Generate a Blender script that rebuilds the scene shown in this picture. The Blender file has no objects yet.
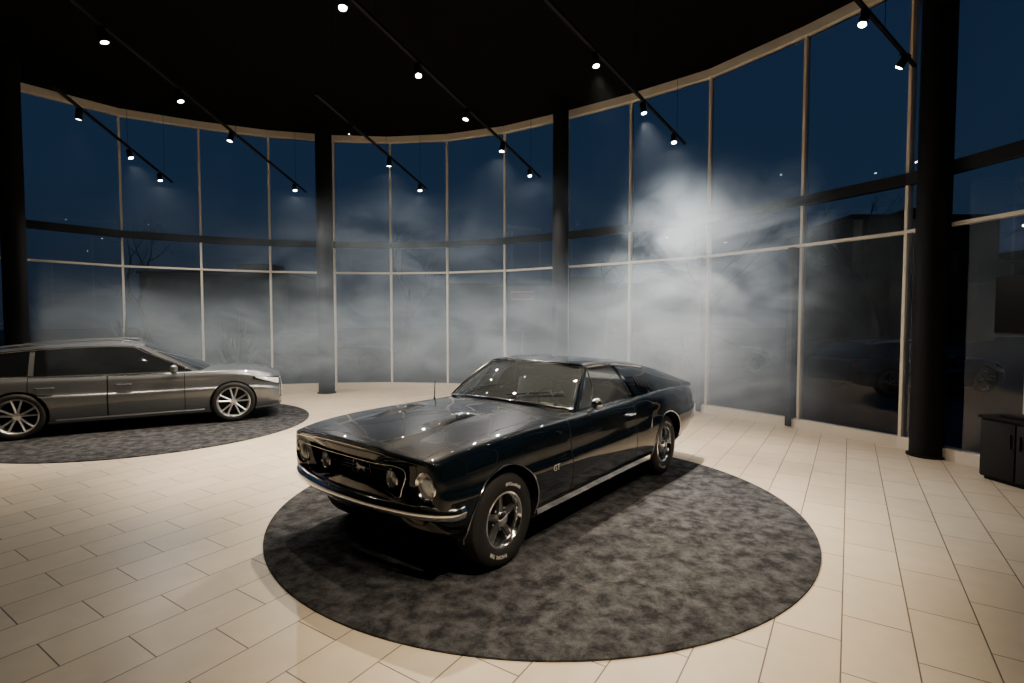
import bpy, bmesh, math, random
import numpy as np
from mathutils import Vector, Matrix
random.seed(7)
F=520.0; PITCH=math.atan(21.5/520); CH=1.69
def survey(px,py,z):
    v=(341.5-py)/F; u=(px-512)/F
    fw=math.cos(PITCH)+v*math.sin(PITCH); up=-math.sin(PITCH)+v*math.cos(PITCH)
    t=(z-CH)/up
    return (u*t,fw*t)
def at_depth(px,D): return ((px-512)/F*D,D)
# ---------------- materials
def nodes(name):
    m=bpy.data.materials.new(name); m.use_nodes=True
    nt=m.node_tree; b=nt.nodes.get('Principled BSDF'); return m,nt,b
def mat(name,col,rough=.5,metal=0,coat=0,emis=None,es=0,noise=0.0,nscale=20,spec=None,bump=0):
    m,nt,b=nodes(name)
    b.inputs['Base Color'].default_value=(*col,1); b.inputs['Roughness'].default_value=rough
    b.inputs['Metallic'].default_value=metal; b.inputs['Coat Weight'].default_value=coat
    b.inputs['Coat Roughness'].default_value=.02
    if spec is not None: b.inputs['Specular IOR Level'].default_value=spec
    if emis: b.inputs['Emission Color'].default_value=(*emis,1); b.inputs['Emission Strength'].default_value=es
    tc=nt.nodes.new('ShaderNodeTexCoord'); n=nt.nodes.new('ShaderNodeTexNoise'); n.inputs['Scale'].default_value=nscale
    nt.links.new(tc.outputs['Object'],n.inputs['Vector'])
    if noise>0:
        mx=nt.nodes.new('ShaderNodeMix'); mx.data_type='RGBA'
        mx.inputs['A'].default_value=(*[c*(1-noise) for c in col],1); mx.inputs['B'].default_value=(*[min(1,c*(1+noise)) for c in col],1)
        nt.links.new(n.outputs['Fac'],mx.inputs['Factor']); nt.links.new(mx.outputs['Result'],b.inputs['Base Color'])
    if bump>0:
        bp=nt.nodes.new('ShaderNodeBump'); bp.inputs['Strength'].default_value=bump; bp.inputs['Distance'].default_value=.01
        nt.links.new(n.outputs['Fac'],bp.inputs['Height']); nt.links.new(bp.outputs['Normal'],b.inputs['Normal'])
    return m
def glassmat(name,tint,refl=1.0,rough=0.0,ior=1.45,refl_veil=0):
    m=bpy.data.materials.new(name); m.use_nodes=True; nt=m.node_tree; nt.nodes.clear()
    o=nt.nodes.new('ShaderNodeOutputMaterial'); mx=nt.nodes.new('ShaderNodeMixShader')
    t=nt.nodes.new('ShaderNodeBsdfTransparent'); g=nt.nodes.new('ShaderNodeBsdfGlossy'); fr=nt.nodes.new('ShaderNodeFresnel')
    fr.inputs['IOR'].default_value=ior
    t.inputs['Color'].default_value=(*tint,1); g.inputs['Roughness'].default_value=rough; g.inputs['Color'].default_value=(refl,refl,refl,1)
    src=t.outputs[0]
    if refl_veil:
        d=nt.nodes.new('ShaderNodeBsdfDiffuse'); d.inputs['Color'].default_value=(.70,.8,.86,1); m2=nt.nodes.new('ShaderNodeMixShader'); m2.inputs[0].default_value=refl_veil  # pale diffuse veil paints reflected brightness into the glass
        nt.links.new(t.outputs[0],m2.inputs[1]); nt.links.new(d.outputs[0],m2.inputs[2]); src=m2.outputs[0]
    nt.links.new(fr.outputs[0],mx.inputs[0]); nt.links.new(src,mx.inputs[1]); nt.links.new(g.outputs[0],mx.inputs[2]); nt.links.new(mx.outputs[0],o.inputs[0])
    return m
paint=mat('black_paint',(.002,.005,.008),.35,0,1,noise=.15,nscale=3,spec=.05)
silver=mat('grey_paint',(.15,.160,.172),.32,.55,1,noise=.05,nscale=4)
darkpaint=mat('dark_car_paint',(.010,.011,.013),.3,.2,.6,noise=.1)
black=mat('black_trim',(.006,.006,.007),.7,noise=.2,spec=.2)
blackgloss=mat('gloss_black',(.006,.006,.007),.15,0,.5,noise=.2)
screenm=mat('screen_black',(.003,.003,.004),.5,noise=.2,spec=.1)
chrome=mat('chrome',(.92,.93,.94),.12,1,noise=.03,nscale=6)
alu=mat('alloy',(.80,.81,.82),.30,.8,noise=.05,nscale=6)
spokem=mat('spoke_grey',(.22,.225,.235),.28,.85,noise=.1)
rimgrey=mat('rim_grey',(.04,.042,.046),.3,.8,noise=.1)
rubber=mat('tyre_rubber',(.012,.012,.012),.65,noise=.3,nscale=60,bump=.2)
white=mat('white_letter',(.62,.61,.58),.6,noise=.05)
lens=mat('lamp_lens',(.62,.65,.67),.12,.3,1,noise=.1,nscale=90,bump=.3)
clearlens=mat('clear_lamp',(.85,.87,.90),.15,.2,1,noise=.15,nscale=30)
amber=mat('amber_lens',(.10,.05,.02),.2,0,1,noise=.1)
redlens=mat('red_lens',(.35,.01,.01),.2,0,1,noise=.1)
leather=mat('seat_vinyl',(.28,.28,.285),.4,noise=.2,nscale=30,bump=.1)
carglass=glassmat('car_glass',(.88,.93,.94),1,0,1.55,.045)
tint=mat('tinted_glass',(.006,.007,.008),.05,0,1,noise=.1,nscale=2)
colmat=mat('column_paint',(.0045,.0045,.005),.75,noise=.2,nscale=4,spec=.25)
cream=mat('warm_tint_frame',(.74,.66,.53),.5,noise=.06,nscale=5)  # cream tint of the warm lamplight put into the frame colour
darkframe=mat('dark_frame',(.008,.009,.011),.6,noise=.2,nscale=5,spec=.25)
ceilm=mat('ceiling_black',(.0045,.0042,.004),.9,noise=.3,nscale=3,bump=.2,spec=.1)
wallm=mat('wall_dark',(.03,.028,.025),.8,noise=.15,nscale=2,bump=.1)
winglass=glassmat('window_glass',(.62,.71,.82),.7,0,1.38)
lampon=mat('lamp_on',(1,1,1),.3,emis=(1,.92,.80),es=70)
neon=mat('neon_red',(.3,.02,.02),.4,emis=(1,.10,.06),es=.45)
asphalt=mat('asphalt',(.012,.012,.014),.7,noise=.4,nscale=3,bump=.3)
bark=mat('bark',(.008,.007,.006),.9,noise=.4,nscale=20,bump=.4)
leaf=mat('leaf',(.02,.04,.018),.5,noise=.4,nscale=12)
potm=mat('pot_clay',(.04,.04,.04),.5,noise=.2)
R33=math.radians(33)
def floor_mat():
    m,nt,b=nodes('stone_tiles')
    tc=nt.nodes.new('ShaderNodeTexCoord'); mp=nt.nodes.new('ShaderNodeMapping'); mp.inputs['Rotation'].default_value=(0,0,-(math.pi/2-R33))
    br=nt.nodes.new('ShaderNodeTexBrick'); br.inputs['Scale'].default_value=1
    br.inputs['Brick Width'].default_value=.58; br.inputs['Row Height'].default_value=.32
    br.inputs['Mortar Size'].default_value=.004; br.inputs['Mortar Smooth'].default_value=.3; br.inputs['Bias'].default_value=0
    br.inputs['Color1'].default_value=(.60,.505,.365,1); br.inputs['Color2'].default_value=(.67,.57,.42,1); br.inputs['Mortar'].default_value=(.12,.09,.065,1)
    n=nt.nodes.new('ShaderNodeTexNoise'); n.inputs['Scale'].default_value=6; n.inputs['Detail'].default_value=8
    mx=nt.nodes.new('ShaderNodeMix'); mx.data_type='RGBA'; mx.blend_type='MULTIPLY'; mx.inputs['Factor'].default_value=.2
    nt.links.new(tc.outputs['Object'],mp.inputs[0]); nt.links.new(mp.outputs[0],br.inputs['Vector']); nt.links.new(tc.outputs['Object'],n.inputs['Vector'])
    nt.links.new(br.outputs['Color'],mx.inputs['A']); nt.links.new(n.outputs['Fac'],mx.inputs['B']); nt.links.new(mx.outputs['Result'],b.inputs['Base Color'])
    b.inputs['Roughness'].default_value=.40
    bp=nt.nodes.new('ShaderNodeBump'); bp.inputs['Strength'].default_value=.4; bp.inputs['Distance'].default_value=.003; bp.invert=True
    nt.links.new(br.outputs['Fac'],bp.inputs['Height']); nt.links.new(bp.outputs['Normal'],b.inputs['Normal'])
    return m
floorm=floor_mat()
def carpet_mat():
    m,nt,b=nodes('carpet_pile')
    tc=nt.nodes.new('ShaderNodeTexCoord')
    n=nt.nodes.new('ShaderNodeTexNoise'); n.inputs['Scale'].default_value=8; n.inputs['Detail'].default_value=12; n.inputs['Roughness'].default_value=.72; n.inputs['Distortion'].default_value=.2
    f=nt.nodes.new('ShaderNodeTexNoise'); f.inputs['Scale'].default_value=150; f.inputs['Detail'].default_value=3
    cr=nt.nodes.new('ShaderNodeValToRGB'); cr.color_ramp.elements[0].position=.40; cr.color_ramp.elements[0].color=(.033,.034,.037,1)
    cr.color_ramp.elements[1].position=.63; cr.color_ramp.elements[1].color=(.140,.142,.150,1)
    mx=nt.nodes.new('ShaderNodeMix'); mx.data_type='RGBA'; mx.blend_type='MULTIPLY'; mx.inputs['Factor'].default_value=.6
    for q in (n,f): nt.links.new(tc.outputs['Object'],q.inputs['Vector'])
    nt.links.new(n.outputs['Fac'],cr.inputs[0]); nt.links.new(cr.outputs[0],mx.inputs['A']); nt.links.new(f.outputs['Color'],mx.inputs['B'])
    nt.links.new(mx.outputs['Result'],b.inputs['Base Color']); b.inputs['Roughness'].default_value=.95; b.inputs['Specular IOR Level'].default_value=.1
    ad=nt.nodes.new('ShaderNodeMath'); ad.operation='ADD'; nt.links.new(n.outputs['Fac'],ad.inputs[0]); nt.links.new(f.outputs['Fac'],ad.inputs[1])
    bp=nt.nodes.new('ShaderNodeBump'); bp.inputs['Strength'].default_value=.8; bp.inputs['Distance'].default_value=.018
    nt.links.new(ad.outputs[0],bp.inputs['Height']); nt.links.new(bp.outputs['Normal'],b.inputs['Normal'])
    return m
carpetm=carpet_mat()
# ---------------- mesh builder
COL=bpy.context.scene.collection
class MB:
    def __init__(s): s.v=[];s.f=[];s.m=[];s.mats=[]
    def mi(s,mt):
        if mt not in s.mats: s.mats.append(mt)
        return s.mats.index(mt)
    def add(s,vs,fs,mt):
        o=len(s.v); i=s.mi(mt); s.v+=[tuple(map(float,p)) for p in vs]
        for f in fs: s.f.append([a+o for a in f]); s.m.append(i)
    def grid(s,P,mt,cu=False,cv=False,flip=False):
        nu,nv=len(P),len(P[0]); vs=[p for r in P for p in r]; fs=[]
        for i in range(nu if cu else nu-1):
            for j in range(nv if cv else nv-1):
                a,b,c,d=i*nv+j,i*nv+(j+1)%nv,((i+1)%nu)*nv+(j+1)%nv,((i+1)%nu)*nv+j
                fs.append([a,b,c,d] if not flip else [d,c,b,a])
        s.add(vs,fs,mt)
    def tube(s,pts,r,mt,n=8,closed=False):
        pts=[Vector(p) for p in pts]; N=len(pts); rows=[]
        rr=r if isinstance(r,(list,tuple)) else [r]*N
        up=Vector((0,0,1)); 
        for i,p in enumerate(pts):
            a=pts[(i-1)%N] if (i>0 or closed) else p; b=pts[(i+1)%N] if (i<N-1 or closed) else p
            t=(b-a).normalized(); 
            x=t.cross(up)
            if x.length<.05: x=t.cross(Vector((1,0,0)))
            x.normalize(); y=x.cross(t)
            rows.append([p+rr[i]*(math.cos(2*math.pi*k/n)*x+math.sin(2*math.pi*k/n)*y) for k in range(n)])
        s.grid(rows,mt,cu=closed,cv=True)
        if not closed:
            s.add(rows[0],[list(range(n))[::-1]],mt); s.add(rows[-1],[list(range(n))],mt)
    def sweep(s,path,prof,mt):
        path=[Vector(p) for p in path]; rows=[]
        for i,p in enumerate(path):
            a=path[max(i-1,0)];b=path[min(i+1,len(path)-1)]; t=(b-a).normalized(); n=Vector((t.y,-t.x,0)).normalized()
            rows.append([p+n*o+Vector((0,0,u)) for o,u in prof])
        s.grid(rows,mt,cv=True)
        k=len(prof); s.add(rows[0],[list(range(k))[::-1]],mt); s.add(rows[-1],[list(range(k))],mt)
    def box(s,c,d,mt,bev=0,rot=None,seg=2):
        bm=bmesh.new(); bmesh.ops.create_cube(bm,size=1)
        for v in bm.verts: v.co=Vector((v.co.x*d[0],v.co.y*d[1],v.co.z*d[2]))
        if bev: bmesh.ops.bevel(bm,geom=bm.edges[:],offset=bev,segments=seg,affect='EDGES',profile=.5)
        M=(rot or Matrix()).to_4x4()
        bm.verts.ensure_lookup_table()
        s.add([M@v.co+Vector(c) for v in bm.verts],[[v.index for v in f.verts] for f in bm.faces],mt); bm.free()
    def lathe(s,prof,c,ax,mt,n=40,closed=False):
        ax=Vector(ax).normalized(); u=ax.orthogonal().normalized(); w=ax.cross(u); c=Vector(c)
        rows=[[c+ax*h+r*(math.cos(2*math.pi*k/n)*u+math.sin(2*math.pi*k/n)*w) for k in range(n)] for r,h in prof]
        s.grid(rows,mt,cu=closed,cv=True)
    def disc(s,c,ax,r,mt,n=32): s.lathe([(r,0),(r*.001,0)],c,ax,mt,n)
    def obj(s,name,parent=None,smooth=40,kind=None):
        me=bpy.data.meshes.new(name); me.from_pydata(s.v,[],s.f)
        for m_ in s.mats: me.materials.append(m_)
        me.polygons.foreach_set('material_index',s.m); me.validate(); me.update()
        bm=bmesh.new(); bm.from_mesh(me); bmesh.ops.remove_doubles(bm,verts=bm.verts,dist=1e-5); bmesh.ops.recalc_face_normals(bm,faces=bm.faces); bm.to_mesh(me); bm.free()
        return mkobj(name,me,parent,smooth,kind)
def mkobj(name,me,parent=None,smooth=40,kind=None):
    if smooth:
        me.shade_smooth()
        try: me.set_sharp_from_angle(angle=math.radians(smooth))
        except Exception: pass
    o=bpy.data.objects.new(name,me); COL.objects.link(o)
    if parent: o.parent=parent
    if kind: o['kind']=kind
    return o
def empty(name,loc,rotz,label,cat,group=None):
    e=bpy.data.objects.new(name,None); e.location=loc; e.rotation_euler=(0,0,rotz); e.empty_display_size=.2; COL.objects.link(e)
    tag(e,label,cat,group); return e
def tag(o,label,cat,group=None):
    o['label']=label; o['category']=cat
    if group: o['group']=group
# ---------------- interpolation
def pchip(xs,ys,x):
    xs=np.array(xs,float); ys=np.array(ys,float)
    if xs[0]>xs[-1]: xs=xs[::-1]; ys=ys[::-1]
    h=np.diff(xs); d=np.diff(ys)/h; m=np.zeros(len(xs)); m[0]=d[0]; m[-1]=d[-1]
    for i in range(1,len(xs)-1):
        if d[i-1]*d[i]>0:
            w1=2*h[i]+h[i-1]; w2=h[i]+2*h[i-1]; m[i]=(w1+w2)/(w1/d[i-1]+w2/d[i])
    x=np.clip(x,xs[0],xs[-1]); k=np.clip(np.searchsorted(xs,x)-1,0,len(h)-1); t=(x-xs[k])/h[k]
    return (2*t**3-3*t**2+1)*ys[k]+(t**3-2*t**2+t)*h[k]*m[k]+(-2*t**3+3*t**2)*ys[k+1]+(t**3-t**2)*h[k]*m[k+1]
def catmull(P,sub):
    P=[np.array(p,float) for p in P]; out=[]
    for i in range(len(P)-1):
        p0=P[i-1] if i>0 else 2*P[0]-P[1]; p1=P[i];p2=P[i+1]; p3=P[i+2] if i+2<len(P) else 2*P[-1]-P[-2]
        for k in range(sub):
            t=k/sub
            out.append(.5*((2*p1)+(-p0+p2)*t+(2*p0-5*p1+4*p2-p3)*t*t+(-p0+3*p1-3*p2+p3)*t**3))
    out.append(P[-1]); return out
def smooth01(t): t=max(0,min(1,t)); return t*t*(3-2*t)
# ---------------- car shell
def section(pr,x):
    g=lambda k: float(pchip(pr['x'],pr[k],x))
    zb,wr,wm,ws,zs,zt=g('zb'),g('wr'),g('wm'),g('ws'),g('zs'),g('zt'); h=zs-zb
    cr=pr.get('crease',.012); d=zt-zs-.008
    c=[(0,zb),(.5*wr,zb),(wr-.04,zb),(wr-.004,zb+.03),(wr+(wm-wr)*.6,zb+.16*h),(wm-.006,zb+.34*h),(wm,zb+.50*h),(wm-.004,zb+.58*h),(wm-cr-.006,zb+.64*h),
       (wm-cr-.012,zb+.78*h),(ws+(wm-ws)*.45,zs-.075),(ws+.012,zs-.03),(ws-.008,zs-.004),(ws-.045,zs+.008)]
    w0=ws-.045
    half=catmull(c,4)
    for k in range(1,17):
        y=w0*(1-k/16); half.append(np.array((y,zs+.008+d*(1-(y/w0)**2))))
    return half
def shell(pr,N,deform):
    xs=np.linspace(pr['x'][0],pr['x'][-1],N)
    rings=[]
    def ring(x,sc,xo):
        half=section(pr,x); full=[(p[0],p[1]) for p in half]+[(-p[0],p[1]) for p in half[-2:0:-1]]
        zc=np.mean([p[1] for p in full])
        return [(xo,p[0]*sc,zc+(p[1]-zc)*sc) for p in full]
    a,b=xs[0],xs[-1]
    rings.append(ring(a,.90,a-.030)); rings.append(ring(a,.965,a-.02))
    for x in xs: rings.append(ring(x,1,x))
    rings.append(ring(b,.985,b+.012)); rings.append(ring(b,.955,b+.020))
    M=len(rings[0]); v=[deform(*p) for r in rings for p in r]; f=[]
    for i in range(len(rings)-1):
        for j in range(M): f.append([i*M+j,i*M+(j+1)%M,(i+1)*M+(j+1)%M,(i+1)*M+j])
    for ri in (0,len(rings)-1):
        base=ri*M; c=np.mean(np.array(v[base:base+M]),axis=0); v.append(tuple(c)); ci=len(v)-1
        for j in range(M): f.append([base+j,base+(j+1)%M,ci] )
    me=bpy.data.meshes.new('shell'); me.from_pydata(v,[],f); 
    bm=bmesh.new(); bm.from_mesh(me); bmesh.ops.recalc_face_normals(bm,faces=bm.faces); bm.to_mesh(me); bm.free()
    return me
def cutmesh(parts,mats):
    m=MB(); 
    for k in parts:
        if k[0]=='cyl':
            _,c,ax,r,h,n=k; m.lathe([(r*.0001,-h/2),(r,-h/2),(r,h/2),(r*.0001,h/2)],c,ax,black,n)
        if k[0]=='box': m.box(k[1],k[2],black,bev=k[3] if len(k)>3 else 0)
        if k[0]=='prism':
            _,poly,x0,x1=k; n=len(poly)
            m.add([(x0,a,b) for a,b in poly]+[(x1,a,b) for a,b in poly],[list(range(n))[::-1],[n+i for i in range(n)]]+[[i,(i+1)%n,n+(i+1)%n,n+i] for i in range(n)],black)
    o=m.obj('cut',smooth=0); me=o.data
    me.materials.clear()
    for q in mats: me.materials.append(q)
    for p in me.polygons: p.material_index=1
    return o
def boolean(me,cut_parts,mats):
    me.materials.clear()
    for q in mats: me.materials.append(q)
    o=bpy.data.objects.new('tmp',me); COL.objects.link(o)
    cs=[]
    for cp in cut_parts:
        c=cutmesh([cp],mats); cs.append(c)
        md=o.modifiers.new('b','BOOLEAN'); md.operation='DIFFERENCE'; md.solver='EXACT'; md.object=c
    bpy.context.view_layer.update()
    dg=bpy.context.evaluated_depsgraph_get(); dg.update()
    r=bpy.data.meshes.new_from_object(o.evaluated_get(dg))
    for q in [o]+cs: bpy.data.objects.remove(q)
    return r
def split_parts(me,planes,classify,parent,prefix_main,under=.3,gap=.006):
    bm=bmesh.new(); bm.from_mesh(me)
    for co,no in planes: bmesh.ops.bisect_plane(bm,geom=bm.verts[:]+bm.edges[:]+bm.faces[:],plane_co=co,plane_no=no,dist=1e-5)
    bm.normal_update()
    lay=bm.faces.layers.int.new('cls'); names=[prefix_main]
    for f in bm.faces:
        c=f.calc_center_median(); k=classify(c,f.normal) if f.material_index==0 else None
        if k and k not in names: names.append(k)
        f[lay]=names.index(k) if k else 0
        if f.material_index==0 and f.normal.z<-.6 and c.z<under: f.material_index=1
    obs={}
    for i,nm in enumerate(names):
        b2=bm.copy(); l2=b2.faces.layers.int['cls']
        bmesh.ops.delete(b2,geom=[f for f in b2.faces if f[l2]!=i],context='FACES')
        if i>0:
            res=bmesh.ops.inset_region(b2,faces=b2.faces[:],thickness=gap,use_boundary=True,use_even_offset=False)
            for f in res['faces']: f.material_index=1
        m2=bpy.data.meshes.new(nm.split('#')[0]); b2.to_mesh(m2); b2.free()
        for q in me.materials: m2.materials.append(q)
        obs[nm]=mkobj(nm.split('#')[0],m2,parent,35)
    bm.free(); return obs
# ---------------- wheel
def arc_text(body,r0,size,c,right,up,outv,phi0):
    cu=bpy.data.curves.new('t','FONT'); cu.body=body; cu.size=size; cu.extrude=.001; cu.align_x='CENTER'; cu.resolution_u=2
    o=bpy.data.objects.new('t',cu); COL.objects.link(o); bpy.context.view_layer.update()
    me=bpy.data.meshes.new_from_object(o.evaluated_get(bpy.context.evaluated_depsgraph_get())); bpy.data.objects.remove(o)
    vs=[];c=Vector(c)
    for v in me.vertices:
        x,y,z=v.co
        if r0: ph=phi0+x/r0; R=r0+y; vs.append(c+R*(math.sin(ph)*right+math.cos(ph)*up)+outv*(z))
        else: vs.append(c+right*x+up*y+outv*z)
    fs=[list(p.vertices) for p in me.polygons]; bpy.data.meshes.remove(me); return vs,fs
def wheel(parent,c,s,rt,rr,wd,style):
    c=Vector(c); ax=Vector((0,s,0)); w=wd/2
    m=MB(); rimm=chrome if style=='classic' else alu
    m.lathe([(rr+.006,w*.80),(rr+.004,w*.96),(rr-.008,w*.98),(rr-.020,w*.84),(rr-.028,w*.25),(rr-.034,-w*.8)],c,ax,rimm,48)
    m.lathe([(rr-.025,-w*.10),(rr*.3,-w*.05),(.001,-w*.05)],c,ax,rimgrey if style=='classic' else black,40)
    n=5
    for k in range(n):
        offs=[0] if style=='classic' else [-.24,.24]
        for of in offs:
            a=2*math.pi*k/n+.3+of*.8; a2=2*math.pi*k/n+.3+of
            X=Vector((math.cos(a2),0,math.sin(a2))); Y0=Vector((-math.sin(a2),0,math.cos(a2))); X0=Vector((math.cos(a),0,math.sin(a)))
            wi,wo=(.026,.020) if style=='classic' else (.015,.014)
            rows=[]
            for t in np.linspace(0,1,6):
                rad=.03+(rr-.045)*t; P=c+X0*rad*(1-t)+X*rad*t; wv=wi+(wo-wi)*t
                hh=w*(.62+.05*t) if style=='classic' else w*(.62+.28*t)
                rows.append([P+Y0*(-wv)+ax*(hh-.03),P+Y0*(-wv*.8)+ax*(hh-.004),P+ax*(hh+.004),P+Y0*(wv*.8)+ax*(hh-.004),P+Y0*wv+ax*(hh-.03)])
            m.grid(rows,alu if style!='classic' else spokem)
    wo_=m.obj('wheel',parent,35)
    t=MB(); pr=[(rr-.01,-w*.85),(rr+.004,-w*.97),(rr+.045,-w*1.06),(rt-.035,-w*1.04),(rt-.008,-w*.86),(rt,-w*.6),(rt,w*.6),(rt-.008,w*.86),(rt-.03,w*1.02),(rt-.06,w*1.05),(rr+.045,w*1.06),(rr+.004,w*.97),(rr-.01,w*.85)]
    t.lathe(pr,c,ax,rubber,64)
    for off in (-.45,-.15,.15,.45):
        t.lathe([(rt-.001,w*off-.010),(rt+.003,w*off),(rt-.001,w*off+.010)],c,ax,rubber,64)
    t.obj('tyre',wo_,35)
    h=MB()
    if style=='classic':
        h.lathe([(.052,w*.55),(.050,w*.78),(.040,w*.90),(.02,w*.96),(.0005,w*.97)],c,ax,chrome,28)
        for k in range(5):
            a=2*math.pi*(k+.5)/5+.3; p=c+Vector((math.cos(a),0,math.sin(a)))*.075+ax*w*.35
            h.lathe([(.010,-.02),(.010,.015),(.004,.022),(.0005,.022)],p,ax,chrome,8)
    else:
        h.lathe([(.05,w*.40),(.048,w*.66),(.001,w*.69)],c,ax,alu,24)
    h.obj('hub_cap',wo_,35)
    if style=='classic' and s>0:
        right=Vector((-s,0,0)); up=Vector((0,0,1))
        for body,ph in (('BFGoodrich',0.35),('RADIAL T/A',0.35+math.pi)):
            L=MB(); vs,fs=arc_text(body,rr+.043,.034,c+ax*(w*1.065),right,up,ax,ph); L.add(vs,fs,white)
            L.obj('tyre_lettering',wo_,0)
    return wo_
# ================= CLASSIC FASTBACK
TH=math.radians(-128.55)
car=empty('car',(.14,5.07,.0195),TH,'glossy black classic fastback coupe with chrome bumper on round grey rug','car')
MP=dict(x=[-2.42,-2.28,-1.9,-1.37,-1.0,-.6,0,.6,1.0,1.37,1.68,1.83,1.90],
 zt=[.865,.89,.91,.925,.93,.93,.93,.960,.95,.930,.900,.875,.862],
 zs=[.84,.868,.900,.918,.908,.888,.878,.878,.877,.870,.850,.828,.814],
 ws=[.76,.80,.825,.835,.83,.82,.82,.825,.825,.825,.815,.80,.788],
 wm=[.83,.87,.900,.915,.903,.888,.885,.888,.888,.890,.880,.862,.848],
 wr=[.72,.77,.80,.85,.82,.80,.80,.80,.81,.84,.82,.79,.77],
 zb=[.40,.35,.28,.24,.20,.19,.19,.19,.20,.22,.25,.29,.32])
def mdef(x,y,z):
    k=smooth01((x-1.42)/.48); a=abs(y)/.87
    x2=x+k*(.10*(1-a**2.2)) + k*(.09*(z-.60) if z>.5 else -.009)
    if z<.46: x2-=k*.12*smooth01((.46-z)/.1)
    kr=smooth01((-2.0-x)/.38); x2-=kr*(-.08*a**2+.10*(z-.6))
    z2=z
    if .8<x<2.2 and z>.75 and abs(y)<.75:
        z2+=.010*smooth01((.42-abs(y))/.05)*smooth01((x-.9)/.3)
    return (x2,y,z2)
me=shell(MP,150,mdef)
gr=[(-.575,.760),(.575,.760),(.545,.62),(.49,.545),(-.49,.545),(-.545,.62)]
HZ=.658; NX=-.03
cuts=[('cyl',(1.37,.8,.335),(0,1,0),.362,.46,48),('cyl',(1.37,-.8,.335),(0,1,0),.362,.46,48),('cyl',(-1.37,.8,.335),(0,1,0),.352,.46,48),('cyl',(-1.37,-.8,.335),(0,1,0),.352,.46,48),
 ('box',(-.42,0,.83),(1.75,1.40,.84)),('prism',gr,1.87+NX,2.4),
 ('cyl',(2.02+NX,.70,HZ),(1,0,0),.090,.22,32),('cyl',(2.02+NX,-.70,HZ),(1,0,0),.090,.22,32)]
me=boolean(me,cuts,[paint,black])
def mcls(c,n):
    if .72<c.x<1.96 and abs(c.y)<.70 and n.z>.5: return 'hood'
    if -.62<c.x<.56 and c.z>.27 and abs(c.y)>.715: return 'door#'+('l' if c.y>0 else 'r')
    if c.x<-1.95 and abs(c.y)<.62 and n.z>.5: return 'trunk_lid'
    return None
P3=lambda x,n:(Vector(x),Vector(n))
parts=split_parts(me,[P3((.72,0,0),(1,0,0)),P3((1.96,0,0),(1,0,0)),P3((0,.70,0),(0,1,0)),P3((0,-.70,0),(0,1,0)),P3((.56,0,0),(1,0,0)),P3((-.62,0,0),(1,0,0)),
  P3((0,0,.27),(0,0,1)),P3((0,.715,0),(0,1,0)),P3((0,-.715,0),(0,1,0)),P3((-1.95,0,0),(1,0,0)),P3((0,.62,0),(0,1,0)),P3((0,-.62,0),(0,1,0))],mcls,car,'body',.3,.009)
def surf_y(x,z,pr=MP):
    hz=section(pr,x); best=0
    for a,b in zip(hz[8:],hz[9:]):
        if (a[1]-z)*(b[1]-z)<=0 and a[0]>.3: best=max(best,a[0]+(b[0]-a[0])*((z-a[1])/(b[1]-a[1]+1e-9)))
    return best
def surf_z(x,y,pr=MP):
    h=section(pr,x)
    for a,b in zip(h[::-1],h[-2::-1]):
        if a[0]<=abs(y)<=b[0]: z=a[1]+(b[1]-a[1])*((abs(y)-a[0])/(b[0]-a[0]+1e-9)); return mdef(x,y,z)[2]
    return pr['zs'][5]
# roof
RX=[-2.36,-2.0,-1.6,-1.2,-.8,-.45,-.17,-.04]
RZ=[.912,1.010,1.122,1.215,1.272,1.295,1.286,1.270]
EX=[-2.36,-2.0,-1.6,-1.2,-.8,-.45,-.15,-.07]
EW=[.775,.755,.712,.663,.612,.583,.567,.562]
EZ=[.892,.982,1.082,1.164,1.215,1.247,1.238,1.231]
RE=-2.36; RF=-.04
m=MB(); rows=[]
for i in range(60):
    s=i/59; row=[]
    for j in range(33):
        t=-1+2*j/32; x0=RF-.11*t*t; x=x0+s*(RE-x0)
        zc=float(pchip(RX,RZ,x)); we=float(pchip(EX,EW,x)); ze=float(pchip(EX,EZ,x)); a=abs(t)
        z=zc+(ze-zc)*(a**3.2); row.append((x,we*math.sin(t*math.pi/2*.94)/math.sin(math.pi/2*.94),z))
    rows.append(row)
m.grid(rows,paint)
m.obj('roof_panel',car,50)
for s in (1,-1):
    m=MB(); rows=[]
    for i in range(40):
        q=i/39; row=[]
        xt=-.62+(RE+.62)*q; xb=-.78+(RE+.78)*q
        T=Vector((xt,float(pchip(EX,EW,xt)),float(pchip(EX,EZ,xt)))); B=Vector((xb,float(pchip([-2.36,-1.9,-1.3,-.7],[.77,.805,.812,.782],xb)),float(pchip(MP['x'],MP['zs'],xb))-.002))
        for j in range(10):
            u=j/9; p=T.lerp(B,u); p.y+=.022*math.sin(math.pi*u)*(1-q); p.z+=.010*math.sin(math.pi*u)
            row.append((p.x,s*p.y,p.z))
        rows.append(row)
    m.grid(rows,paint); m.obj('sail_panel',car,50)
for s in (1,-1):
    m=MB()
    for k in range(5):
        x=-.88-.050*k; zc=1.05-.010*k
        T=float(pchip(EX,EW,x));Tz=float(pchip(EX,EZ,x)); Bz=float(pchip(MP['x'],MP['zs'],x)); u=(Tz-zc)/(Tz-Bz); yy=T+(.80-T)*u+.022*math.sin(math.pi*u)
        rot=Matrix.Rotation(s*.60,3,'X')
        m.box((x,s*(yy+.001),zc),(.030,.010,.13),black,.003,rot)
    m.obj('quarter_vent',car,30)
m=MB(); rows=[]
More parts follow.
